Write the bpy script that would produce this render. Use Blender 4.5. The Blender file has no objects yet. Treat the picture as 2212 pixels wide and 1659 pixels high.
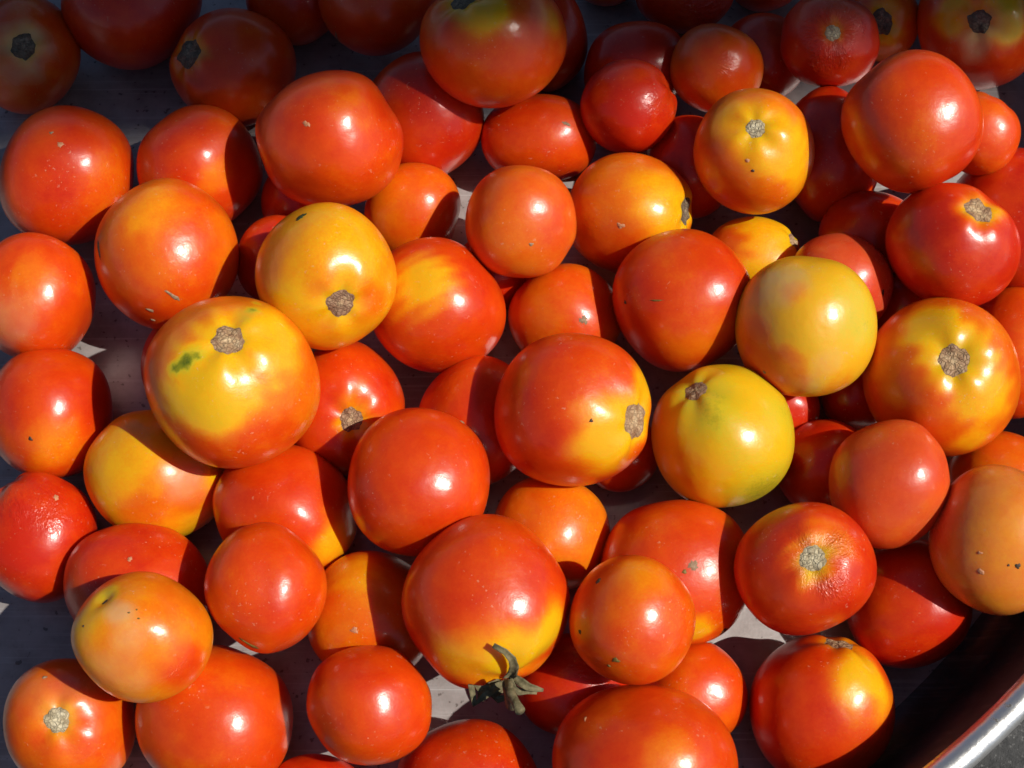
import bpy, bmesh, math, random
import numpy as np
from mathutils import Vector, Matrix

scene = bpy.context.scene
COL = scene.collection
RNG = np.random.default_rng(7)

# ------------------------------------------------------------------ camera
# photograph coordinates used below: 2212 x 1659 (x to the side, y down)
VW, VH = 2212.0, 1659.0
LENS, SENSOR = 45.0, 36.0
TILT = math.radians(20)
CAM_D = 0.505
CAM = np.array([0.0, -math.sin(TILT) * CAM_D, 0.05 + math.cos(TILT) * CAM_D])
cam_d = bpy.data.cameras.new('camera')
cam_d.lens, cam_d.sensor_width = LENS, SENSOR
cam_d.clip_start, cam_d.clip_end = 0.01, 200
cam = bpy.data.objects.new('camera', cam_d)
COL.objects.link(cam)
cam.location = CAM
cam.rotation_euler = (TILT, 0, 0)
scene.camera = cam
CX = np.array([1.0, 0, 0])
CY = np.array([0, math.cos(TILT), math.sin(TILT)])
CZ = np.array([0, -math.sin(TILT), math.cos(TILT)])

def ray(x, y):
    k = SENSOR / LENS / VW
    d = CX * ((x - VW / 2) * k) + CY * (-(y - VH / 2) * k) - CZ
    return d / np.linalg.norm(d)

def at_z(x, y, z):
    d = ray(x, y)
    return CAM + d * ((z - CAM[2]) / d[2])

# ------------------------------------------------------------------ light
SUN = np.array([0.62, -0.10, 0.775]); SUN /= np.linalg.norm(SUN)
world = bpy.data.worlds.new('World')
scene.world = world
world.use_nodes = True
wn = world.node_tree.nodes
sky = wn.new('ShaderNodeTexSky')
sky.sky_type = 'NISHITA'
sky.sun_disc = False
sky.sun_elevation = math.asin(SUN[2])
sky.sun_rotation = math.atan2(SUN[0], SUN[1])
sky.air_density = 0.8
sky.dust_density = 0.4
scene.cycles.max_bounces = 6
scene.cycles.diffuse_bounces = 3
scene.cycles.glossy_bounces = 3
world.node_tree.links.new(sky.outputs[0], wn['Background'].inputs[0])
wn['Background'].inputs[1].default_value = 0.06
sl = bpy.data.lights.new('sun', 'SUN')
sl.energy = 5.0
sl.angle = math.radians(0.53)
sl.color = (1.0, 0.94, 0.85)
so = bpy.data.objects.new('sun', sl)
COL.objects.link(so)
so.rotation_euler = Vector(SUN).to_track_quat('Z', 'Y').to_euler()
so.location = (1, 0.3, 2)
scene.view_settings.view_transform = 'Standard'
scene.view_settings.look = 'None'
scene.view_settings.gamma = 1
scene.view_settings.exposure = -0.13

# ------------------------------------------------------------------ materials
class NT:
    def __init__(s, name):
        s.m = bpy.data.materials.new(name); s.m.use_nodes = True
        s.t = s.m.node_tree; s.n = s.t.nodes
        s.bsdf = s.n['Principled BSDF']
    def new(s, typ, **kw):
        n = s.n.new(typ)
        for k, v in kw.items():
            if k.startswith('i_'):
                n.inputs[int(k[2:]) if k[2:].isdigit() else k[2:].replace('_', ' ')].default_value = v
            else: setattr(n, k, v)
        return n
    def ln(s, a, b): s.t.links.new(a, b)
    def math(s, op, a, b=None, clamp=False):
        n = s.n.new('ShaderNodeMath'); n.operation = op; n.use_clamp = clamp
        for i, v in enumerate((a, b)):
            if v is None: continue
            if isinstance(v, (int, float)): n.inputs[i].default_value = v
            else: s.ln(v, n.inputs[i])
        return n.outputs[0]
    def noise(s, vec, scale, detail=3, rough=.55):
        n = s.n.new('ShaderNodeTexNoise')
        n.inputs['Scale'].default_value = scale; n.inputs['Detail'].default_value = detail
        n.inputs['Roughness'].default_value = rough
        if vec is not None: s.ln(vec, n.inputs['Vector'])
        return n.outputs['Fac']
    def ramp(s, fac, stops, interp='LINEAR'):
        n = s.n.new('ShaderNodeValToRGB'); cr = n.color_ramp; cr.interpolation = interp
        while len(cr.elements) < len(stops): cr.elements.new(.5)
        for e, (p, c) in zip(cr.elements, stops):
            e.position = p; e.color = (*c, 1) if len(c) == 3 else c
        if fac is not None: s.ln(fac, n.inputs[0])
        return n.outputs[0]
    def mix(s, fac, a, b, typ='MIX'):
        n = s.n.new('ShaderNodeMix'); n.data_type = 'RGBA'; n.blend_type = typ
        for i, v in ((0, fac), (6, a), (7, b)):
            if isinstance(v, (int, float)): n.inputs[i].default_value = v
            elif isinstance(v, tuple): n.inputs[i].default_value = (*v, 1)
            else: s.ln(v, n.inputs[i])
        return n.outputs[2]
    def rnd_vec(s):
        tc = s.n.new('ShaderNodeTexCoord'); oi = s.n.new('ShaderNodeObjectInfo')
        m = s.n.new('ShaderNodeVectorMath'); m.operation = 'MULTIPLY_ADD'
        cmb = s.n.new('ShaderNodeCombineXYZ')
        for i, k in enumerate((3.1, 7.7, 5.3)):
            s.ln(s.math('MULTIPLY', oi.outputs['Random'], k), cmb.inputs[i])
        a = s.n.new('ShaderNodeVectorMath'); a.operation = 'ADD'
        s.ln(tc.outputs['Object'], a.inputs[0]); s.ln(cmb.outputs[0], a.inputs[1])
        return a.outputs[0], oi.outputs['Random']

def tomato_material():
    t = NT('tomato_skin'); b = t.bsdf
    vec, rnd = t.rnd_vec()
    rip = t.new('ShaderNodeAttribute', attribute_name='ripeness').outputs['Fac']
    bloom = t.new('ShaderNodeAttribute', attribute_name='bloom').outputs['Fac']
    wr = t.new('ShaderNodeAttribute', attribute_name='wrinkle').outputs['Fac']
    wv = t.new('ShaderNodeAttribute', attribute_name='stem_coords').outputs['Vector']
    n1 = t.noise(vec, 42, 3, .5)
    n2 = t.noise(vec, 150, 4, .6)
    n3 = t.noise(vec, 900, 3, .6)
    amp = t.math('ADD', t.math('MULTIPLY', rip, .75), .12)
    r = t.math('MULTIPLY', t.math('SUBTRACT', n1, .5), .62)
    r = t.math('ADD', r, t.math('MULTIPLY', t.math('SUBTRACT', n2, .5), .26))
    r = t.math('ADD', rip, t.math('MULTIPLY', r, amp))
    r = t.math('ADD', r, t.math('MULTIPLY', t.math('SUBTRACT', n3, .5), .11), True)
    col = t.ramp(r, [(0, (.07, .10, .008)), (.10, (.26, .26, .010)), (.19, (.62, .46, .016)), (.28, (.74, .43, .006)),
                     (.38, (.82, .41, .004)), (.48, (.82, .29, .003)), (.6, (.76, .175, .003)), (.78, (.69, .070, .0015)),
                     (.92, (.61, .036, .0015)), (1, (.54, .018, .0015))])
    # pale waxy bloom on the dull ones; also a painted gloss ring by one scar
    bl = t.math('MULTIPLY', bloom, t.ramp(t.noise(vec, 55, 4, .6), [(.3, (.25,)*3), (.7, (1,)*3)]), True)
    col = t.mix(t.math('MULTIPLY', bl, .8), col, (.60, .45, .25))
    # dust specks
    sp = t.ramp(t.noise(vec, 700, 2, .5), [(.655, (0,)*3), (.72, (1,)*3)])
    sp = t.math('MULTIPLY', sp, t.ramp(t.noise(vec, 60, 3, .6), [(.46, (0,)*3), (.64, (1,)*3)]))
    col = t.mix(t.math('MULTIPLY', sp, .38), col, (.70, .42, .26))
    t.ln(col, b.inputs['Base Color'])
    ro = t.math('ADD', .30, t.math('MULTIPLY', n2, .10))
    ro = t.math('ADD', ro, t.math('MULTIPLY', bloom, .10))
    ro = t.math('ADD', ro, t.math('MULTIPLY', sp, .2))
    ro = t.math('ADD', ro, t.math('MULTIPLY', rnd, .07))
    t.ln(ro, b.inputs['Roughness'])
    b.inputs['IOR'].default_value = 1.30
    b.inputs['Coat Weight'].default_value = .65
    b.inputs['Coat IOR'].default_value = 1.55
    t.ln(t.math('ADD', .215, t.math('ADD', t.math('MULTIPLY', n2, .07), t.math('MULTIPLY', bloom, .12))), b.inputs['Coat Roughness'])
    b.inputs['Subsurface Weight'].default_value = 0.5
    b.inputs['Subsurface Radius'].default_value = (1.0, .25, .05)
    b.inputs['Subsurface Scale'].default_value = 0.010
    # relief: faint pores everywhere, radial creases where the skin has shrivelled
    mp = t.new('ShaderNodeMapping'); mp.inputs['Scale'].default_value = (5.5, 5.5, 4.5)
    t.ln(wv, mp.inputs[0])
    wnz = t.noise(mp.outputs[0], 1.0, 4, .6)
    wnz = t.math('MULTIPLY', t.math('ABSOLUTE', t.math('SUBTRACT', wnz, .5)), 2.0)
    h = t.math('MULTIPLY', t.math('MULTIPLY', wnz, wr), .0014)
    h = t.math('ADD', h, t.math('MULTIPLY', t.noise(vec, 1400, 2, .5), .000022))
    h = t.math('ADD', h, t.math('MULTIPLY', t.noise(vec, 260, 3, .5), .00010))
    h = t.math('ADD', h, t.math('MULTIPLY', t.noise(vec, 85, 2, .5), .00045))
    bp = t.new('ShaderNodeBump'); bp.inputs['Strength'].default_value = 1.0
    bp.inputs['Distance'].default_value = 1.0
    t.ln(h, bp.inputs['Height']); t.ln(bp.outputs[0], b.inputs['Normal']); t.ln(bp.outputs[0], b.inputs['Coat Normal'])
    return t.m

def cork_material(name, cols, rim):
    t = NT(name); b = t.bsdf
    vec, rnd = t.rnd_vec()
    v = t.new('ShaderNodeTexVoronoi', feature='DISTANCE_TO_EDGE'); v.inputs['Scale'].default_value = 620
    wob = t.new('ShaderNodeTexNoise'); wob.inputs['Scale'].default_value = 350
    t.ln(vec, wob.inputs['Vector'])
    va = t.new('ShaderNodeVectorMath', operation='MULTIPLY_ADD'); va.inputs[1].default_value = (.003,)*3
    t.ln(wob.outputs['Color'], va.inputs[0]); t.ln(vec, va.inputs[2]); t.ln(va.outputs[0], v.inputs['Vector'])
    crack = t.ramp(v.outputs['Distance'], [(0, (0,)*3), (.16, (1,)*3)])
    base = t.ramp(t.noise(vec, 330, 4, .6), [(.32, cols[0]), (.5, cols[1]), (.68, cols[2])])
    edge = t.new('ShaderNodeAttribute', attribute_name='edge').outputs['Fac']
    base = t.mix(edge, base, rim)
    base = t.mix(t.new('ShaderNodeAttribute', attribute_name='hub').outputs['Fac'], base, tuple(min(1, c * 1.15) for c in cols[2]))
    col = t.mix(t.math('ADD', t.math('MULTIPLY', crack, .35), .65), tuple(c * .45 for c in cols[0]), base)
    t.ln(col, b.inputs['Base Color'])
    b.inputs['Roughness'].default_value = .62
    bp = t.new('ShaderNodeBump'); bp.inputs['Strength'].default_value = .7; bp.inputs['Distance'].default_value = .0004
    t.ln(t.math('ADD', crack, t.noise(vec, 900, 3)), bp.inputs['Height']); t.ln(bp.outputs[0], b.inputs['Normal'])
    return t.m

def plain_material(name, c0, c1, scale, rough=.6):
    t = NT(name); vec, rnd = t.rnd_vec()
    t.ln(t.ramp(t.noise(vec, scale, 4, .6), [(.35, c0), (.65, c1)]), t.bsdf.inputs['Base Color'])
    t.bsdf.inputs['Roughness'].default_value = rough
    bp = t.new('ShaderNodeBump'); bp.inputs['Strength'].default_value = .6; bp.inputs['Distance'].default_value = .0004
    t.ln(t.noise(vec, scale * 1.7, 3), bp.inputs['Height']); t.ln(bp.outputs[0], t.bsdf.inputs['Normal'])
    return t.m

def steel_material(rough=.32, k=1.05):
    t = NT('worn_steel'); b = t.bsdf
    tc = t.new('ShaderNodeTexCoord').outputs['Object']
    n = t.noise(tc, 26, 5, .6)
    fine = t.noise(tc, 900, 3, .6)
    scr = []
    for _i, (rot, s) in enumerate(((.5, (6, 420, 60)), (2.2, (8, 520, 60)), (1.3, (5, 300, 50)))):
        mp = t.new('ShaderNodeMapping'); mp.inputs['Scale'].default_value = s; mp.inputs['Rotation'].default_value = (0, 0, rot)
        t.ln(tc, mp.inputs[0])
        scr.append(t.ramp(t.noise(mp.outputs[0], 1.0, 3, .6), [(.60, (0,)*3), (.70, (1,)*3)]))
    sc = t.math('MAXIMUM', t.math('MAXIMUM', scr[0], scr[1]), scr[2])
    pit = t.ramp(t.noise(tc, 300, 2, .5), [(.66, (0,)*3), (.70, (1,)*3)])
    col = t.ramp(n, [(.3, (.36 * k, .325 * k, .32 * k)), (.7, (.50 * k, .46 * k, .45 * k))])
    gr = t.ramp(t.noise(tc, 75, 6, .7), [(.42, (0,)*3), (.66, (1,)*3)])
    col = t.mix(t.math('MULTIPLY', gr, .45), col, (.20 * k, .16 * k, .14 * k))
    col = t.mix(t.math('MULTIPLY', sc, .35 * min(1, k)), col, (.75, .74, .74))
    col = t.mix(t.math('MULTIPLY', pit, .7), col, (.12, .10, .09))
    t.ln(col, b.inputs['Base Color'])
    b.inputs['Metallic'].default_value = .4
    t.ln(t.math('ADD', rough, t.math('MULTIPLY', t.noise(tc, 60, 3), .16)), b.inputs['Roughness'])
    bp = t.new('ShaderNodeBump'); bp.inputs['Strength'].default_value = .16; bp.inputs['Distance'].default_value = .0003
    t.ln(t.math('ADD', t.math('MULTIPLY', sc, -.6), fine), bp.inputs['Height']); t.ln(bp.outputs[0], b.inputs['Normal'])
    return t.m

def rim_material():
    t = NT('polished_steel_rim'); b = t.bsdf
    tc = t.new('ShaderNodeTexCoord').outputs['Object']
    pit = t.ramp(t.noise(tc, 230, 3, .6), [(.66, (0,)*3), (.70, (1,)*3)])
    t.ln(t.mix(t.math('MULTIPLY', pit, .8), (.80, .80, .79), (.06, .055, .05)), b.inputs['Base Color'])
    b.inputs['Metallic'].default_value = .9
    t.ln(t.math('ADD', .36, t.math('MULTIPLY', pit, .4)), b.inputs['Roughness'])
    bp = t.new('ShaderNodeBump'); bp.inputs['Strength'].default_value = .5; bp.inputs['Distance'].default_value = .0008
    t.ln(t.noise(tc, 160, 4), bp.inputs['Height']); t.ln(bp.outputs[0], b.inputs['Normal'])
    return t.m

def ground_material():
    t = NT('grey_concrete'); b = t.bsdf
    tc = t.new('ShaderNodeTexCoord').outputs['Object']
    c = t.ramp(t.noise(tc, 90, 6, .7), [(.3, (.035, .036, .037)), (.7, (.10, .10, .10))])
    g = t.ramp(t.noise(tc, 520, 3, .6), [(.58, (0,)*3), (.70, (1,)*3)])
    c = t.mix(t.math('MULTIPLY', g, .55), c, (.32, .32, .31))
    t.ln(c, b.inputs['Base Color']); b.inputs['Roughness'].default_value = .9
    bp = t.new('ShaderNodeBump'); bp.inputs['Strength'].default_value = .8; bp.inputs['Distance'].default_value = .002
    t.ln(t.noise(tc, 300, 6, .7), bp.inputs['Height']); t.ln(bp.outputs[0], b.inputs['Normal'])
    return t.m

M_SKIN = tomato_material()
M_SCAR = {
    'tan': cork_material('tan_cork', [(.27, .14, .07), (.46, .29, .15), (.62, .46, .27)], (.25, .13, .07)),
    'brown': cork_material('brown_cork', [(.22, .115, .06), (.36, .21, .12), (.52, .36, .20)], (.22, .11, .06)),
    'grey': cork_material('grey_cork', [(.32, .25, .15), (.52, .44, .28), (.68, .60, .42)], (.34, .26, .14)),
    'dark': cork_material('dark_cork', [(.085, .060, .035), (.18, .135, .085), (.34, .27, .18)], (.08, .055, .025)),
}
M_MARK = {
    'dark': plain_material('dark_blemish', (.020, .012, .006), (.07, .04, .02), 900),
    'tan': plain_material('dry_blemish', (.22, .13, .07), (.36, .24, .14), 900),
    'green': plain_material('leaf_scrap', (.012, .020, .005), (.05, .07, .02), 900),
    'olive': plain_material('olive_blemish', (.14, .09, .015), (.22, .15, .03), 700),
    'pale': plain_material('pale_fleck', (.48, .17, .07), (.60, .29, .15), 900),
}
M_CALYX = plain_material('dried_calyx', (.085, .072, .030), (.20, .165, .085), 420, .8)
M_STEEL, M_STEEL_SHADED, M_RIM, M_GROUND = steel_material(), steel_material(.26, .3), rim_material(), ground_material()  # wall steel is a darkened copy, the shade put into its colour
M_CANVAS = plain_material('canvas', (.03, .03, .04), (.05, .05, .065), 60, .9)
_t = M_CANVAS.node_tree; _tr = _t.nodes.new('ShaderNodeBsdfTranslucent'); _tr.inputs[0].default_value = (.004, .0045, .008, 1)
_ad = _t.nodes.new('ShaderNodeAddShader'); _o = _t.nodes['Material Output']
_t.links.new(_t.nodes['Principled BSDF'].outputs[0], _ad.inputs[0]); _t.links.new(_tr.outputs[0], _ad.inputs[1]); _t.links.new(_ad.outputs[0], _o.inputs[0])
M_POLE = plain_material('painted_pole', (.20, .20, .20), (.26, .26, .26), 40, .5)

# ------------------------------------------------------------------ helpers
def mesh_obj(name, verts, faces, mat, parent=None, attrs=None, smooth=True):
    me = bpy.data.meshes.new(name)
    me.from_pydata([tuple(v) for v in verts], [], faces)
    me.materials.append(mat)
    if smooth: me.polygons.foreach_set('use_smooth', [True] * len(me.polygons))
    for k, v in (attrs or {}).items():
        v = np.asarray(v, dtype=np.float32)
        if v.ndim == 1:
            a = me.attributes.new(k, 'FLOAT', 'POINT'); a.data.foreach_set('value', v)
        else:
            a = me.attributes.new(k, 'FLOAT_VECTOR', 'POINT'); a.data.foreach_set('vector', v.ravel())
    me.update()
    o = bpy.data.objects.new(name, me)
    COL.objects.link(o)
    if parent: o.parent = parent
    return o

def lathe(profile, n=160):
    v, f = [], []
    m = len(profile)
    for i in range(n):
        a = 2 * math.pi * i / n
        for r, z in profile: v.append((r * math.cos(a), r * math.sin(a), z))
    for i in range(n):
        j = (i + 1) % n
        for k in range(m - 1):
            f.append((i * m + k, j * m + k, j * m + k + 1, i * m + k + 1))
    return v, f

def tube(pts, rad, n=8, flat=1.0):
    """tapering tube along pts, closed at both ends"""
    pts = [np.array(p, float) for p in pts]
    v, f = [], []
    up = np.array([.3, .2, .9])
    for i, p in enumerate(pts):
        t = pts[min(i + 1, len(pts) - 1)] - pts[max(i - 1, 0)]
        t /= np.linalg.norm(t)
        a = np.cross(t, up); a /= np.linalg.norm(a); b = np.cross(a, t)
        for k in range(n):
            q = 2 * math.pi * k / n
            v.append(p + rad[i] * (a * math.cos(q) + b * math.sin(q) * flat))
    for i in range(len(pts) - 1):
        for k in range(n):
            l = (k + 1) % n
            f.append((i * n + k, i * n + l, (i + 1) * n + l, (i + 1) * n + k))
    f.append(tuple(range(n))[::-1]); f.append(tuple((len(pts) - 1) * n + k for k in range(n)))
    return v, f

# ------------------------------------------------------------------ setting
gv, gf = [], []
ground = mesh_obj('ground', [(-40, -40, -.006), (40, -40, -.006), (40, 40, -.006), (-40, 40, -.006)], [(0, 1, 2, 3)], M_GROUND, smooth=False)
ground['kind'] = 'structure'

RIM_Z, RIM_R = 0.072, 0.360
q0, q1 = at_z(2212, 1513, RIM_Z), at_z(2054, 1645, RIM_Z)
mid = (q0 + q1) / 2
tg = (q0 - q1)[:2]; tg /= np.linalg.norm(tg)
nrm = np.array([-tg[1], tg[0]])
if nrm[1] < 0: nrm = -nrm
_a = math.radians(3)
nrm = np.array([nrm[0] * math.cos(_a) - nrm[1] * math.sin(_a), nrm[0] * math.sin(_a) + nrm[1] * math.cos(_a)])
half = np.linalg.norm((q0 - q1)[:2]) / 2
PC = mid[:2] + nrm * math.sqrt(RIM_R ** 2 - half ** 2)
pan = bpy.data.objects.new('steel_pan', None)
COL.objects.link(pan)
pan.location = (PC[0], PC[1], 0)
pan['label'] = 'wide round steel pan with rolled bright rim holding the heap of tomatoes'
pan['category'] = 'pan'
FLOOR_R = RIM_R - 0.006
prof = [(0.0001, 0), (.1, 0), (.2, 0), (FLOOR_R - .012, 0)]
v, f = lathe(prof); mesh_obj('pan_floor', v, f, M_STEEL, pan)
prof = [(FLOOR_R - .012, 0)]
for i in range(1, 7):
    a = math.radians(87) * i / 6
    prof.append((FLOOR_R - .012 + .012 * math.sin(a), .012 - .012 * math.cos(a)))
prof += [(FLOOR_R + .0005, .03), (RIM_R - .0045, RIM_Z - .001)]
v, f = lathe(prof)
mesh_obj('pan_wall', v, f, M_STEEL_SHADED, pan)
prof = []
for i in range(15):
    a = math.radians(190 - 26 * i)
    prof.append((RIM_R + .0050 * math.cos(a), RIM_Z + .0050 * math.sin(a)))
v, f = lathe(prof, 220); mesh_obj('rim', v, f, M_RIM, pan)

# ------------------------------------------------------------------ tomatoes
T = []
def tom(c, r, rip, label, rot=0, tw=(), blobs=(), stem=None, scar=None, ring=None, dim=.10, sig=.34,
        bloom=0.0, bl=(), wr=None, marks=(), rz=.93, lobe=.028, up=0.0):
    T.append(dict(c=c, r=r, rip=rip, label=label, rot=rot, tw=tw, blobs=blobs, stem=stem, scar=scar, ring=ring,
                  dim=dim, sig=sig, bloom=bloom, bl=bl, wr=wr, marks=marks, rz=rz, lobe=lobe, up=up))

# ---- lowest layer
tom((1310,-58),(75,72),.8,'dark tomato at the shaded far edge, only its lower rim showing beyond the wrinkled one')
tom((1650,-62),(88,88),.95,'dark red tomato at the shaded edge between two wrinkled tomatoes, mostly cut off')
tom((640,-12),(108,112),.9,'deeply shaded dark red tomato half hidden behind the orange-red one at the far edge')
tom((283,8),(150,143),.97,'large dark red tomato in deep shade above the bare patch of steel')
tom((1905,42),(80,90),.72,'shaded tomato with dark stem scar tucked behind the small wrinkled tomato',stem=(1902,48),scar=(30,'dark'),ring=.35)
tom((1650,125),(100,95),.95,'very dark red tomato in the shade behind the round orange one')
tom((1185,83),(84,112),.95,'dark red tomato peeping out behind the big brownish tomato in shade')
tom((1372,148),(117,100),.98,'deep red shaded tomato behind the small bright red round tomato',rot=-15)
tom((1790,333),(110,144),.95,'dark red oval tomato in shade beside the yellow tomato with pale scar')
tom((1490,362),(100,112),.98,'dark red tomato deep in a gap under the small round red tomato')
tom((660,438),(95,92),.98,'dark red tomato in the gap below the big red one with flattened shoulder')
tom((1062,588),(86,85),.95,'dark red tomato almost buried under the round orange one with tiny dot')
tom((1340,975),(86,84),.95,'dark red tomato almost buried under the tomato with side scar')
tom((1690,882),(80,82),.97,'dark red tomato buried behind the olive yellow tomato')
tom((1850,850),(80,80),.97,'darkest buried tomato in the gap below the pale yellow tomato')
tom((1955,665),(85,85),.95,'dark red tomato added to darken the gap between the bright red and the knobbly-scarred ones')  # buried tomato added to keep this gap dark
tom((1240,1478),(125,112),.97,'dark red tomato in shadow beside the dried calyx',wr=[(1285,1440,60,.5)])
tom((55,118),(117,128),.74,'shaded tomato with pale ring round its dark stem scar at the corner',stem=(50,100),scar=(29,'dark'),ring=.42,bl=[(50,105,75,1.0)],dim=.07)  # bl paints the pale gloss ring round the scar into the skin
tom((815,-6),(125,126),.85,'shaded orange-red tomato at the far edge with a thin scratch',marks=[(730,85,3,40,-20,'tan','scratch')])
tom((506,144),(134,130),.82,'shaded brownish red tomato with dark oval scar on its side',stem=(405,115),scar=(34,'dark'),ring=.5,dim=.05)
tom((1478,-18),(108,92),.97,'wrinkled dark red tomato cut off at the shaded far edge',stem=(1580,-40),wr=[(1530,10,70,.8)])
tom((2200,500),(180,178),.93,'big red tomato cut off at the side behind the tomato with yellow-ringed scar')
tom((2117,290),(88,90),.78,'small orange tomato peeping out behind the biggest red one near the shade')
tom((2190,762),(105,142),.75,'orange tomato cut off at the side behind the yellow one with brown scar')
tom((2160,1042),(122,112),.70,'orange tomato wedged under the dull orange blemished one')
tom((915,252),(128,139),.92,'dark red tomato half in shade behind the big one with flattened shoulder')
tom((1165,300),(126,97),.84,'red-orange tomato with pale scuff, wedged under the small round red one',marks=[(1222,268,10,4,20,'tan','scuff')])
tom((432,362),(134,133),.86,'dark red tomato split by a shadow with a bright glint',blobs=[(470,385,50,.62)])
tom((602,560),(92,98),.92,'red tomato mostly hidden behind the yellow-orange one with round scar')
tom((400,790),(95,110),.93,'red tomato showing as a sliver behind the largest yellow tomato')
tom((1880,510),(110,98),.92,'red tomato in shadow tucked under the red one with yellow-ringed scar')
tom((1625,558),(107,91),.36,'bright yellow tomato wedged among orange ones, scar on its edge',blobs=[(1545,540,70,.7)],stem=(1720,522),scar=(24,'tan'),dim=.06)
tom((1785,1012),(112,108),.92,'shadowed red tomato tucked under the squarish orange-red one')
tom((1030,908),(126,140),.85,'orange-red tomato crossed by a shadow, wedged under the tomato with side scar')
tom((1220,686),(121,116),.74,'orange tomato half in shadow with purplish blossom dot',stem=(1230,720,-1),marks=[(1259,691,9,9,0,'tan','blossom_scar')])
tom((340,1024),(155,140),.44,'mottled yellow tomato wedged under the largest yellow one',rot=12,blobs=[(400,1060,60,.66),(300,1090,60,.6),(250,1030,60,.40)],bl=[(400,1040,50,.5)])
tom((1960,1305),(138,142),.96,'glossy red tomato crossed by shadow beside the pan wall',rot=25)
tom((800,1330),(142,142),.70,'orange tomato half in shadow beside the one with dried calyx',blobs=[(760,1240,70,.5)],marks=[(767,1360,8,7,0,'pale','fleck')])
tom((1190,1152),(127,127),.66,'smooth orange tomato wedged between big red ones with a bright glint')
tom((1460,1238),(168,166),.80,'orange-red tomato with pale blossom dimple, half in shadow',stem=(1450,1100,-1),blobs=[(1510,1360,45,.40)],marks=[(1497,1222,11,11,0,'tan','blossom_scar'),(1478,1235,5,5,0,'olive','fleck'),(1562,1362,8,14,20,'dark','blemish')])
tom((152,1560),(145,146),.72,'orange tomato with pale round scar in the near corner',stem=(122,1555),scar=(30,'grey'),ring=.45,bl=[(130,1510,70,.2)],dim=.07,marks=[(97,1464,6,4,0,'tan','fleck')])
tom((467,1552),(172,166),.81,'large orange-red tomato lying under the dull one with dent',rot=20)
tom((680,1722),(112,94),.92,'red tomato cut off at the near edge beside the smooth orange-red oval')
tom((1495,1502),(117,117),.76,'plain orange tomato under the one with olive blemishes')
tom((890,457),(104,109),.70,'orange tomato crossed by a round shadow under the flat-shouldered red one',rot=35)
tom((2112,60),(138,140),.84,'green-shouldered tomato with dark knobbly scar in the far corner',stem=(2116,45),scar=(29,'dark'),ring=.5,blobs=[(2165,30,70,.24),(2060,30,60,.30),(2100,170,70,.93)],bl=[(2150,52,30,.8),(2105,95,40,.9)],dim=.12)
tom((1066,88),(155,144),.76,'big brownish orange tomato half under shade with olive shoulder',stem=(998,-6),scar=(32,'dark'),ring=.4,blobs=[(1045,30,60,.34),(1190,40,50,.5)])
tom((145,378),(149,154),.87,'red-orange tomato with small raised blossom dot beside the bare steel',rot=20,marks=[(131,315,7,6,0,'pale','blossom_scar'),(112,290,5,3,0,'tan','fleck')],blobs=[(230,400,70,.72)],tw=[(-60,-.03,30)])
tom((75,642),(134,142),.80,up=.010,label='orange-red tomato with water specks cut off at the side',blobs=[(85,600,60,.66)],bl=[(30,690,60,.35)])
tom((112,892),(134,146),.86,'red-orange tomato shaded on one flank by the largest yellow one',blobs=[(120,960,80,.62)],marks=[(68,945,5,4,30,'dark','speck')])
tom((85,1160),(128,144),.97,'bright red wrinkled tomato cut off at the side',stem=(10,1010),wr=[(95,1090,55,.5),(40,1090,55,.45)],marks=[(120,1078,6,7,0,'pale','fleck')])
tom((300,1268),(162,142),.92,'red tomato under the dull orange dented one',marks=[(280,1207,5,7,20,'pale','fleck')])
tom((940,661),(152,144),.87,'red tomato with a big round yellow patch',rot=28,tw=[(-42,-.05,22)],blobs=[(905,618,80,.36)])
tom((358,550),(156,163),.72,'orange tomato with dry tan scratches on its lower flank',rot=-10,blobs=[(370,680,80,.86),(330,450,70,.58)],tw=[(175,-.03,22)],marks=[(372,632,20,4,38,'tan','scratch'),(326,664,9,4,10,'tan','scratch'),(331,686,6,4,0,'tan','fleck'),(214,538,5,22,-10,'dark','scratch')])
tom((742,882),(131,143),.86,'red-orange tomato with brown round scar between the largest yellow and plain red ones',stem=(760,909),scar=(29,'brown'),ring=.40,blobs=[(775,880,60,.62)],dim=.14,sig=.42)
tom((620,1103),(160,138),.84,'glossy red-orange tomato with yellow flank',rot=25,blobs=[(735,1165,75,.38)])
tom((1360,462),(140,131),.64,'orange tomato with dark scar on its yellow edge',rot=5,stem=(1494,455),scar=(36,'dark'),ring=.36,blobs=[(1440,440,90,.40),(1330,560,90,.8)],dim=.10,marks=[(1341,487,9,6,10,'pale','fleck')])
tom((1548,150),(99,101),.74,'round orange tomato just coming out of the shade',wr=[(1570,140,30,.25)])
tom((1791,90),(106,105),.95,'small dark red tomato with shrivelled skin round a grey scar in shade',stem=(1799,71),scar=(18,'grey'),ring=.6,wr=[(1799,71,75,.8)],dim=.08)
tom((1357,230),(104,102),.97,'small bright red round tomato with slightly wrinkled side',stem=(1455,190),wr=[(1420,230,40,.25)])
tom((712,304),(157,149),.85,'big red tomato with flattened shoulder at the edge of the shade',rot=20,tw=[(-32,-.055,17),(-60,.02,15)],blobs=[(760,250,50,.7)],marks=[(665,270,9,5,30,'pale','fleck')])
tom((1124,478),(122,126),.70,'round orange tomato with tiny blossom dot near the middle of the heap',bloom=.04,marks=[(1147,527,5,4,0,'tan','blossom_scar')])
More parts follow.
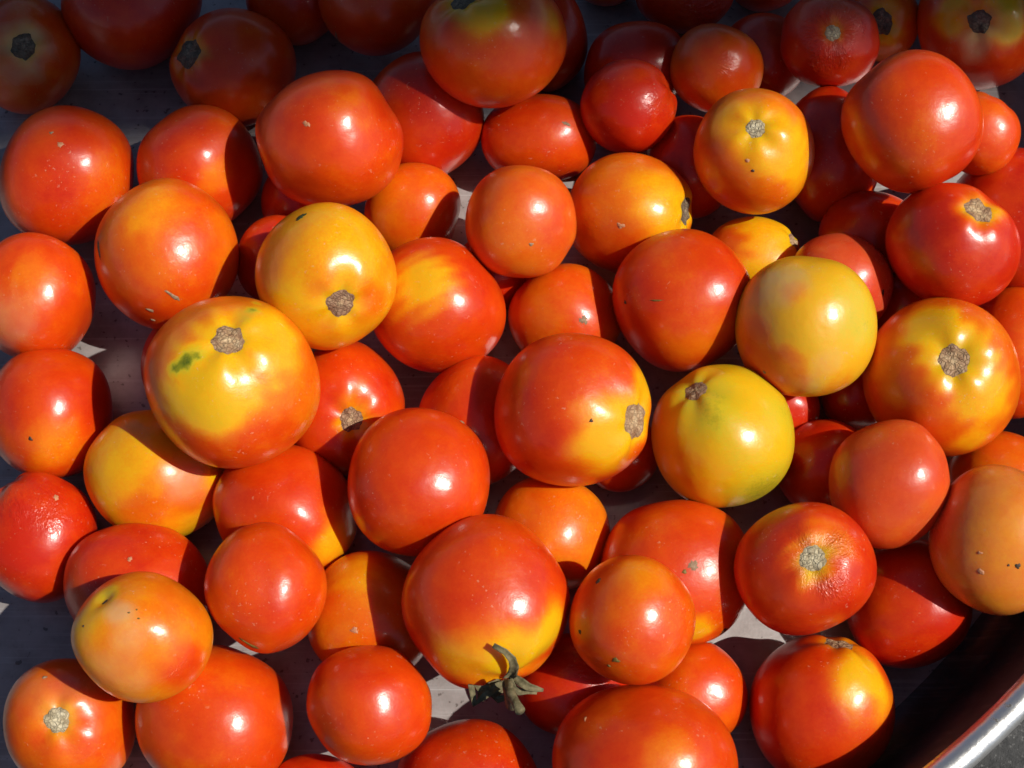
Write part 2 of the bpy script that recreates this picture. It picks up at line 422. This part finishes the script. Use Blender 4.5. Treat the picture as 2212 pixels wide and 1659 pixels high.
tom((1627,328),(130,138),.58,'yellow-orange tomato with pale tan scar just out of the shade',stem=(1632,275),scar=(23,'grey'),ring=.33,blobs=[(1645,285,95,.34),(1690,345,85,.37),(1570,255,50,.42),(1545,390,85,.76),(1640,440,75,.70)],dim=.08,marks=[(1626,367,4,3,0,'dark','speck'),(1615,346,5,4,0,'pale','fleck')])
tom((1815,610),(113,105),.86,'dull orange-red tomato showing behind the pale yellow one',rot=30,bloom=.15,marks=[(1907,632,4,8,0,'dark','speck')])
tom((1475,649),(154,151),.84,'glossy red-orange tomato with a fine dark nick',blobs=[(1500,720,80,.72)],marks=[(1420,649,14,2,0,'olive','scratch'),(1354,653,4,4,0,'dark','speck')])
tom((1967,264),(151,154),.84,'biggest plain red-orange tomato beside the shade edge',tw=[(-135,-.03,18)],blobs=[(2000,330,80,.75)])
tom((2056,532),(143,134),.97,'bright red tomato with yellow-ringed oval scar',rot=20,stem=(2116,452),scar=(33,'tan'),ring=.38,dim=.13,sig=.30)
tom((1560,942),(156,155),.25,up=.008,label='olive yellow tomato with brown scar',stem=(1502,844),scar=(26,'brown'),ring=.20,blobs=[(1490,1010,80,.42),(1535,880,70,.17),(1655,1050,75,.15),(1690,900,60,.18)],dim=.06,tw=[(0,-.02,25)])
tom((1240,885),(171,170),.84,'big red tomato with yellow cheek round a scar on its side',stem=(1380,910),scar=(42,'tan'),ring=.36,blobs=[(1320,940,100,.36),(1395,830,60,.36)],dim=.07,sig=.3,marks=[(1276,908,4,4,0,'dark','speck')])
tom((708,599),(153,158),.46,'yellow-orange tomato with round brown scar facing up and a green leaf scrap',stem=(737,659),scar=(34,'brown'),ring=.36,blobs=[(770,520,80,.38),(640,680,70,.38),(700,740,70,.42),(800,650,50,.6),(580,560,60,.58)],dim=.07,marks=[(651,471,13,8,-25,'green','leaf_scrap')])
tom((2031,816),(169,170),.70,'large yellow and orange tomato with big knobbly tan scar',stem=(2063,776),scar=(38,'tan'),ring=.33,blobs=[(2010,700,75,.32),(2070,770,85,.33),(2120,860,90,.37),(1900,880,70,.80),(2100,940,50,.42)],dim=.15,sig=.36,rot=20)
tom((905,1045),(157,158),.86,'plain red tomato in the middle of the heap',tw=[(-50,.015,30)],marks=[(1007,900,5,8,20,'tan','fleck')])
tom((1920,1045),(131,138),.83,'squarish orange-red tomato beside the dull orange one',rot=25,bloom=.1,tw=[(-50,.02,25),(130,.02,25)])
tom((2158,1165),(153,162),.57,'dull orange tomato with dark specks cut off at the side',bloom=.2,blobs=[(2030,1120,70,.82)],marks=[(2118,1193,7,3,0,'pale','fleck'),(2120,1232,9,6,30,'pale','fleck'),(2198,1222,7,6,0,'dark','blemish'),(2178,1220,3,3,0,'dark','blemish'),(2022,1113,4,4,0,'dark','speck')])
tom((1738,707),(152,156),.33,'pale yellow tomato with dusty bloom resting on top',bloom=.06,blobs=[(1655,805,90,.88),(1640,720,45,.64),(1800,835,55,.48),(1850,680,80,.20),(1715,635,28,.46),(1705,785,45,.62),(1770,790,30,.42)],bl=[(1665,615,70,.8),(1645,700,45,.5),(1745,830,40,.4),(1790,780,35,.35)],marks=[(1652,803,4,4,0,'tan','speck')])
tom((573,1267),(131,140),.82,'smooth orange-red tomato with olive mark on its underside',rot=-15,marks=[(540,1388,26,6,18,'olive','blemish')])
tom((798,1522),(137,131),.82,'smooth orange-red oval tomato near the front of the heap',rot=25)
tom((1015,1700),(158,148),.88,'red tomato cut off at the near edge beside the sunlit steel triangle',rot=15)
tom((1774,1530),(162,163),.87,'red-orange tomato with yellow patch and slit scar nearest the rim',stem=(1815,1380),scar=(34,'tan'),ring=.5,blobs=[(1868,1468,88,.33)],dim=.07,tw=[(-40,-.02,20)])
tom((1737,1229),(151,143),.90,up=.006,label='red-orange tomato with wrinkled skin round a pale grey scar',stem=(1757,1205),scar=(31,'grey'),ring=.36,wr=[(1757,1205,62,.6),(1820,1180,40,.8),(1800,1265,40,.7)],blobs=[(1800,1170,60,.66)],dim=.12,sig=.36,rot=-10)
tom((1366,1340),(133,140),.72,'orange tomato with olive and dark blemishes',marks=[(1292,1255,8,6,-30,'dark','blemish'),(1331,1424,9,7,0,'olive','blemish'),(1315,1438,5,4,0,'olive','blemish'),(1256,1364,5,5,0,'dark','blemish')],blobs=[(1390,1240,60,.60)])
tom((1390,1650),(204,171),.84,'biggest red-orange tomato at the near edge',rot=5,blobs=[(1440,1640,70,.62)],marks=[(1265,1553,3,9,0,'pale','fleck')])
tom((503,825),(188,188),.62,'largest yellow and orange tomato with green streaks beside its tan scar',stem=(492,731),scar=(37,'tan'),ring=.36,blobs=[(455,830,130,.30),(590,740,90,.38),(425,760,26,.24),(385,795,22,.05),(406,782,22,.03),(428,771,18,.10),(445,762,12,.18),(516,716,10,.16),(530,696,12,.12),(544,676,13,.14),(552,658,10,.25),(430,975,85,.80),(560,965,90,.78),(335,790,55,.72),(465,870,70,.33)],dim=.08,sig=.32)
tom((1048,1300),(181,188),.87,'big red tomato with dried green calyx still on its yellow stem end',stem=(1095,1462),blobs=[(1090,1420,110,.38),(1180,1370,60,.34),(1000,1420,70,.5),(1170,1440,40,.6)],dim=.06,rot=0)
tom((310,1375),(154,138),.57,'dull orange tomato with small dark dent and beige bruise',rot=10,stem=(219,1291),bloom=.0,lobe=.004,blobs=[(225,1280,38,.27),(190,1340,60,.45),(400,1290,80,.62),(400,1440,60,.8)],bl=[(258,1330,34,.95),(275,1375,40,.6),(250,1450,60,.25)],dim=.08,sig=.17,marks=[(219,1293,9,5,-35,'dark','dent'),(280,1326,3,2,0,'olive','speck'),(296,1320,2,2,0,'olive','speck'),(300,1338,3,2,0,'olive','speck'),(185,1353,2,3,0,'dark','speck')])

# ------------------------------------------------------------------ solve depths: rest every tomato on what lies below it
class Tm: pass

def prepare(d):
    o = Tm(); o.d = d
    cx, cy = d['c']; rx, ry = d['r']; a = math.radians(d['rot'])
    R = np.array([[math.cos(a), -math.sin(a)], [math.sin(a), math.cos(a)]])
    o.A = R @ np.diag([rx, ry]) @ R.T
    o.Ai = np.linalg.inv(o.A)
    o.w = -ray(cx, cy)
    o.u = CX - o.w * (CX @ o.w); o.u /= np.linalg.norm(o.u)
    o.v = np.cross(o.w, o.u)
    def loc(x, y):
        q = ray(x, y); q = q / -(q @ o.w)
        return np.array([q @ o.u, q @ o.v])
    e = 20.0
    J = np.stack([(loc(cx + e, cy) - loc(cx - e, cy)) / (2 * e), (loc(cx, cy + e) - loc(cx, cy - e)) / (2 * e)], 1)
    o.M = J @ o.A                       # unit disc -> local plane at unit distance
    o.mean = math.sqrt(abs(np.linalg.det(o.M)))
    o.rz = o.mean * d['rz']
    o.Mi = np.linalg.inv(o.M)
    return o

def radius(o, n):
    q = o.Mi @ np.array([n @ o.u, n @ o.v]); z = (n @ o.w) / o.rz
    return 1 / math.sqrt(q @ q + z * z)

TOL = 0.90
def solve(objs):
    done = []
    for o in objs:
        r = -o.w
        best = None
        for D in np.linspace(.25, .85, 1100):
            C = CAM + r * D
            if C[2] - D * radius(o, np.array([0, 0, 1.0])) < 0.0005: break
            hit = False
            for p in done:
                dv = C - p.C; L = np.linalg.norm(dv)
                if L > D * o.mean * 1.2 + p.D * p.mean * 1.2: continue
                n = dv / L
                if L < TOL * (D * radius(o, n) + p.D * radius(p, n)): hit = True; break
            if hit: break
            best = D
        o.D = best - o.d['up']; o.C = CAM + r * o.D
        done.append(o)

def unit_at(o, x, y):
    q = o.Ai @ np.array([x - o.d['c'][0], y - o.d['c'][1]])
    n = np.linalg.norm(q)
    if n > .99: q = q * .99 / n
    return np.array([q[0], q[1], math.sqrt(max(0, 1 - q @ q))])

def surf(o, dirs):
    """unit directions (across, down, towards the viewer) -> points relative to the centre"""
    dirs = np.asarray(dirs, float)
    s2 = dirs[:, 0] ** 2 + dirs[:, 1] ** 2
    th = np.arctan2(dirs[:, 1], dirs[:, 0])
    k = np.ones(len(dirs))
    for ang, amp, wid in o.d['tw']:
        dd = (np.degrees(th) - ang + 180) % 360 - 180
        k += amp * np.exp(-(dd / wid) ** 2) * s2 ** 1.3
    for kv, ph, am in o.harm:
        k += am * np.sin(dirs @ kv + ph)
    k += .085 * (.6 - ((dirs @ o.cube) ** 4).sum(1))
    k += o.egg * (dirs @ o.cube[0])
    if o.stem is not None:
        cs = np.clip(dirs @ o.stem, -1, 1); ang = np.arccos(cs)
        psi = np.arctan2(dirs @ o.s2, dirs @ o.s1)
        k -= o.d['dim'] * np.exp(-(ang / o.d['sig']) ** 2)
        if o.d['scar']:
            k -= .016 * np.exp(-(ang / (o.d['scar'][0] / math.sqrt(o.d['r'][0] * o.d['r'][1]) * 1.08)) ** 6)
        g = np.exp(-(ang / .75) ** 2) * (1 - np.exp(-(ang / .22) ** 2))
        k += o.d['lobe'] * g * (np.cos(5 * psi + o.ph) + .6 * np.cos(3 * psi + o.ph * 2))
    p = dirs[:, :2] @ o.M.T
    out = p[:, :1] * o.u + p[:, 1:] * o.v + (dirs[:, 2:] * o.rz) * o.w
    return out * (k * o.D)[:, None]

def sstep(x): x = np.clip(x, 0, 1); return x * x * (3 - 2 * x)

def frame(s):
    a = np.cross(s, [.31, .22, .93] if abs(s[2]) < .9 else [.9, .3, .1]); a /= np.linalg.norm(a)
    return a, np.cross(s, a)

def patch(o, s, r_ang, name, mat, stretch=(1, 1), rot=0, lift=.0007, dome=.0, jag=.12, rings=6, n=26, seed=0):
    rg = np.random.default_rng(seed)
    a, b = frame(s)
    # align a with the picture's across direction so stretch/rot read as in the photograph
    ax = np.array([1.0, 0, 0]); a = ax - s * (ax @ s); a /= np.linalg.norm(a); b = np.cross(s, a)
    ph = rg.uniform(0, 6.28, 6)
    dirs = [s]; edge = [0.0]; lifts = [1.0]; hub = [1.0]
    for i in range(1, rings + 1):
        for k in range(n):
            q = 2 * math.pi * k / n
            j = 1 + jag * (math.sin(3 * q + ph[0]) * .5 + math.sin(5 * q + ph[1]) * .5 + .5 * math.sin(8 * q + ph[2]) + .35 * math.sin(13 * q + ph[3]))
            rr = r_ang * j * i / rings
            x, y = rr * math.cos(q) * stretch[0], rr * math.sin(q) * stretch[1]
            c, sn = math.cos(rot), math.sin(rot)
            x, y = c * x - sn * y, sn * x + c * y
            dirs.append(s + a * x + b * y); edge.append((i / rings) ** 3 * .7); hub.append(max(0.0, 1 - 3.2 * i / rings))
            lifts.append(1 - (i / rings) ** 4)
    dirs = np.array(dirs); dirs /= np.linalg.norm(dirs, axis=1)[:, None]
    P = surf(o, dirs)
    nn = P / np.linalg.norm(P, axis=1)[:, None]
    lf = np.array(lifts)
    bump = rg.normal(0, 1, len(P)) * dome * .3 * lf
    P = P + nn * (lift * (lf * 1.2 - .2) + dome * lf + bump)[:, None]
    F = []
    for k in range(n):
        F.append((0, 1 + k, 1 + (k + 1) % n))
    for i in range(rings - 1):
        for k in range(n):
            l = (k + 1) % n
            F.append((1 + i * n + k, 1 + (i + 1) * n + k, 1 + (i + 1) * n + l, 1 + i * n + l))
    p0, p1, p2 = P[F[0][0]], P[F[0][1]], P[F[0][2]]
    if np.cross(p1 - p0, p2 - p0) @ nn[0] < 0: F = [q[::-1] for q in F]
    return mesh_obj(name, P, F, mat, o.obj, {'edge': edge, 'hub': hub})

NU, NV = 72, 48
def build(o, idx):
    d = o.d
    rg = np.random.default_rng(100 + idx)
    o.harm = [(rg.normal(0, 1, 3) * 1.8, rg.uniform(0, 6.28), .014), (rg.normal(0, 1, 3) * 3.0, rg.uniform(0, 6.28), .009)]
    qm, _ = np.linalg.qr(rg.normal(0, 1, (3, 3))); o.cube = qm; o.egg = rg.uniform(-.018, .018)
    o.ph = rg.uniform(0, 6.28)
    o.wob = [(rg.normal(0, 1, 3) * s_, rg.uniform(0, 6.28)) for s_ in (3, 5, 8, 12)]
    if d['stem'] is not None:
        o.stem = unit_at(o, *d['stem'][:2])
        if len(d['stem']) > 2: o.stem[2] *= d['stem'][2]
        o.stem /= np.linalg.norm(o.stem)
    else:
        s = rg.normal(0, 1, 3); s[2] = -abs(s[2]) - .7; o.stem = s / np.linalg.norm(s)
    s = o.stem
    o.s1, o.s2 = frame(s)
    # grid with its pole at the stem, denser there
    dirs = [s]; pol = [0.0]
    for i in range(1, NV):
        q = math.pi * (i / NV) ** 1.15
        for k in range(NU):
            p = 2 * math.pi * k / NU
            dirs.append(s * math.cos(q) + (o.s1 * math.cos(p) + o.s2 * math.sin(p)) * math.sin(q)); pol.append(q)
    dirs.append(-s); pol.append(math.pi)
    dirs = np.array(dirs); pol = np.array(pol)
    P = surf(o, dirs)
    F = []
    for k in range(NU): F.append((0, 1 + k, 1 + (k + 1) % NU))
    for i in range(NV - 2):
        for k in range(NU):
            l = (k + 1) % NU
            F.append((1 + i * NU + k, 1 + (i + 1) * NU + k, 1 + (i + 1) * NU + l, 1 + i * NU + l))
    last = len(dirs) - 1
    for k in range(NU): F.append((last, 1 + (NV - 2) * NU + (k + 1) % NU, 1 + (NV - 2) * NU + k))
    if np.cross(P[1] - P[0], P[2] - P[0]) @ P[0] < 0: F = [q[::-1] for q in F]
    Rm = math.sqrt(d['r'][0] * d['r'][1])
    rip = np.full(len(dirs), d['rip'])
    def wgt(x, y, r):
        c = unit_at(o, x, y)
        dist = 2 * np.sin(np.arccos(np.clip(dirs @ c, -1, 1)) / 2) * Rm / r
        for kv, ph in o.wob: dist = dist + .085 * np.sin(dirs @ kv + ph)
        return 1 - sstep((dist - .40) / .95)
    blobs = list(d['blobs'])
    for x, y, r, val in blobs:
        w_ = wgt(x, y, r); rip = rip * (1 - w_) + val * w_
    if d['scar'] and d['ring'] is not None:
        w_ = wgt(d['stem'][0], d['stem'][1], d['scar'][0] * 1.75); rip = rip * (1 - w_) + d['ring'] * w_
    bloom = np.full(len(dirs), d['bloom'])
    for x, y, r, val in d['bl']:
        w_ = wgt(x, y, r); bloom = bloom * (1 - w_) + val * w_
    wrk = np.zeros(len(dirs))
    if d['wr']:
        for x, y, r, val in d['wr']:
            wrk = np.maximum(wrk, val * wgt(x, y, r))
    psi = np.stack([dirs @ o.s1, dirs @ o.s2], 1)
    psi /= np.maximum(np.linalg.norm(psi, axis=1), 1e-6)[:, None]
    sc = np.concatenate([psi, pol[:, None]], 1)
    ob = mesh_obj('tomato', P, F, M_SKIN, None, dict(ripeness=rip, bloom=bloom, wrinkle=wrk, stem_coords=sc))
    ob.location = o.C
    ob['label'] = d['label']; ob['category'] = 'tomato'; ob['group'] = 'tomatoes heaped in the steel pan'
    o.obj = ob
    if d['scar']:
        px, kind = d['scar'][0], d['scar'][1]
        patch(o, s, px / Rm, 'stem_scar', M_SCAR[kind], lift=.0002, dome=.0004, jag=.075, rings=9, n=44, seed=idx)
    for k, m in enumerate(d['marks']):
        x, y, wpx, hpx, rot, kind, nm = m
        patch(o, unit_at(o, x, y), 1 / Rm, nm, M_MARK[kind], stretch=(wpx, hpx), rot=math.radians(rot), lift=.00022,
              dome=.00008, jag=.3, rings=3, n=16, seed=idx * 10 + k)

OBJS = [prepare(d) for d in T]
solve(OBJS)
for i, o in enumerate(OBJS): build(o, i)
# ------------------------------------------------------------------ dried calyx on the big tomato
def calyx(o):
    """five curled sepals and a cut stalk on the tomato's stem end"""
    def P(x, y, h):   # point above the tomato's skin at a photograph position
        # positions beyond the outline hang in the air beside the tomato, at the depth of the stem end
        a_ = o.Ai @ np.array([x - o.d['c'][0], y - o.d['c'][1]])
        if np.linalg.norm(a_) < .93:
            p = surf(o, unit_at(o, x, y)[None])[0]
            return p + p / np.linalg.norm(p) * h
        q = ray(x, y); D = (base - CAM) @ (-o.w) / (q @ -o.w)
        return CAM + q * (D - h) - o.C
    base = o.C + surf(o, o.stem[None])[0]
    root = bpy.data.objects.new('calyx', None); COL.objects.link(root); root.parent = o.obj
    def ribbon(pts, wid, name):
        pts = [np.array(p) for p in pts]
        v, f = [], []
        m = len(pts)
        for i, p in enumerate(pts):
            t = pts[min(i + 1, m - 1)] - pts[max(i - 1, 0)]; t /= np.linalg.norm(t)
            a = np.cross(t, o.w); a /= np.linalg.norm(a); nn = np.cross(a, t)
            for k, (sx, sz) in enumerate(((-1, .35), (-.5, .0), (0, -.15), (.5, .0), (1, .3))):
                v.append(p + a * sx * wid[i] + nn * sz * wid[i])
            for k, (sx, sz) in enumerate(((1, .3), (.5, .0), (0, -.15), (-.5, .0), (-1, .35))):
                v.append(p + a * sx * wid[i] * .96 + nn * (sz * wid[i] - .0007))
        for i in range(m - 1):
            for k in range(10):
                l = (k + 1) % 10
                f.append((i * 10 + k, i * 10 + l, (i + 1) * 10 + l, (i + 1) * 10 + k))
        f.append(tuple(range(10))); f.append(tuple((m - 1) * 10 + k for k in range(10)))
        ob = mesh_obj(name, v, f, M_CALYX, root)
        return ob
    C0 = (1093, 1452)
    sep = [
        ([(1095, 1458), (1101, 1438), (1101, 1418), (1095, 1400), (1082, 1386), (1063, 1377)], [.002, .003, .004, .005, .005, .004], [.0019, .0018, .0017, .0014, .0011, .0009]),
        ([(1092, 1458), (1072, 1458), (1050, 1463), (1030, 1470), (1018, 1480), (1034, 1488), (1058, 1484)], [.003, .004, .005, .006, .006, .005, .006], [.0013, .0014, .0014, .0013, .0012, .0011, .0007]),
        ([(1098, 1458), (1112, 1464), (1126, 1474), (1142, 1484), (1158, 1488), (1174, 1491)], [.004, .004, .005, .005, .004, .003], [.0013, .0017, .0016, .0014, .0011, .0005]),
        ([(1092, 1466), (1074, 1476), (1054, 1484), (1038, 1494), (1036, 1508), (1046, 1512)], [.004, .003, .002, .002, .002, .002], [.0013, .0016, .0014, .0010, .0008, .0005]),
        ([(1100, 1468), (1108, 1486), (1122, 1494), (1140, 1493), (1160, 1497)], [.004, .004, .003, .003, .002], [.0012, .0014, .0013, .0010, .0005]),
        ([(1096, 1470), (1082, 1490), (1066, 1506), (1076, 1511), (1094, 1506)], [.003, .003, .003, .004, .005], [.0011, .0012, .0013, .0013, .0009]),
    ]
    for px, h, wd in sep:
        ribbon([P(x, y, k) for (x, y), k in zip(px, h)], wd, 'sepal')
    st = [(1090, 1456), (1096, 1478), (1104, 1500), (1114, 1518), (1124, 1536)]
    v, f = tube([P(x, y, .012 + .003 * i) for i, (x, y) in enumerate(st)], [.0026, .0019, .0016, .0015, .0018], 10)
    mesh_obj('stalk', v, f, M_CALYX, root)
for o in OBJS:
    if 'dried green calyx' in o.d['label']: calyx(o)

# ------------------------------------------------------------------ unseen canopy added for shade; its long sloping back blocks sky light
AW_Z = 4.3
e0, e1 = at_z(0, 262, .07), at_z(2212, 84, .07)
sh = SUN * ((AW_Z - .07) / SUN[2])
e0, e1 = e0 + sh, e1 + sh
ed = (e1 - e0); ed /= np.linalg.norm(ed)
pd = np.array([-ed[1], ed[0], 0]);  pd = pd if pd[1] > 0 else -pd
c0, c1 = e0 - ed * 2.6, e1 + ed * 1.6
aw = bpy.data.objects.new('added_awning', None); COL.objects.link(aw); aw.location = (c0 + pd * 3.0) * [1, 1, 0]
aw['label'] = 'unseen canvas canopy on poles added to shade the far side and block skylight'
aw['category'] = 'added_awning'
O = np.array(aw.location)
NXA, NYA = 24, 12
v, f = [], []
for side in (0,):
    for j in range(NYA + 1):
        for i in range(NXA + 1):
            p = c0 + (c1 - c0) * i / NXA + pd * 6.0 * j / NYA
            z = AW_Z - 3.0 * j / NYA - .05 * math.sin(math.pi * i / NXA) * math.sin(math.pi * j / NYA)
            v.append((p[0] - O[0], p[1] - O[1], z))
st = (NXA + 1) * (NYA + 1)
for side in (0,):
    for j in range(NYA):
        for i in range(NXA):
            a = side * st + j * (NXA + 1) + i
            q = (a, a + 1, a + NXA + 2, a + NXA + 1)
            f.append(q if side else q[::-1])
mesh_obj('canopy', v, f, M_CANVAS, aw)
for p, z in ((c0, AW_Z), (c1, AW_Z), (c0 + pd * 5.97, AW_Z - 3.0), (c1 + pd * 5.97, AW_Z - 3.0)):
    p = p + pd * .02
    vv, ff = tube([(p[0] - O[0], p[1] - O[1], -.006), (p[0] - O[0], p[1] - O[1], 1.0), (p[0] - O[0], p[1] - O[1], z - .004)], [.02, .02, .02], 12)
    mesh_obj('pole', vv, ff, M_POLE, aw)
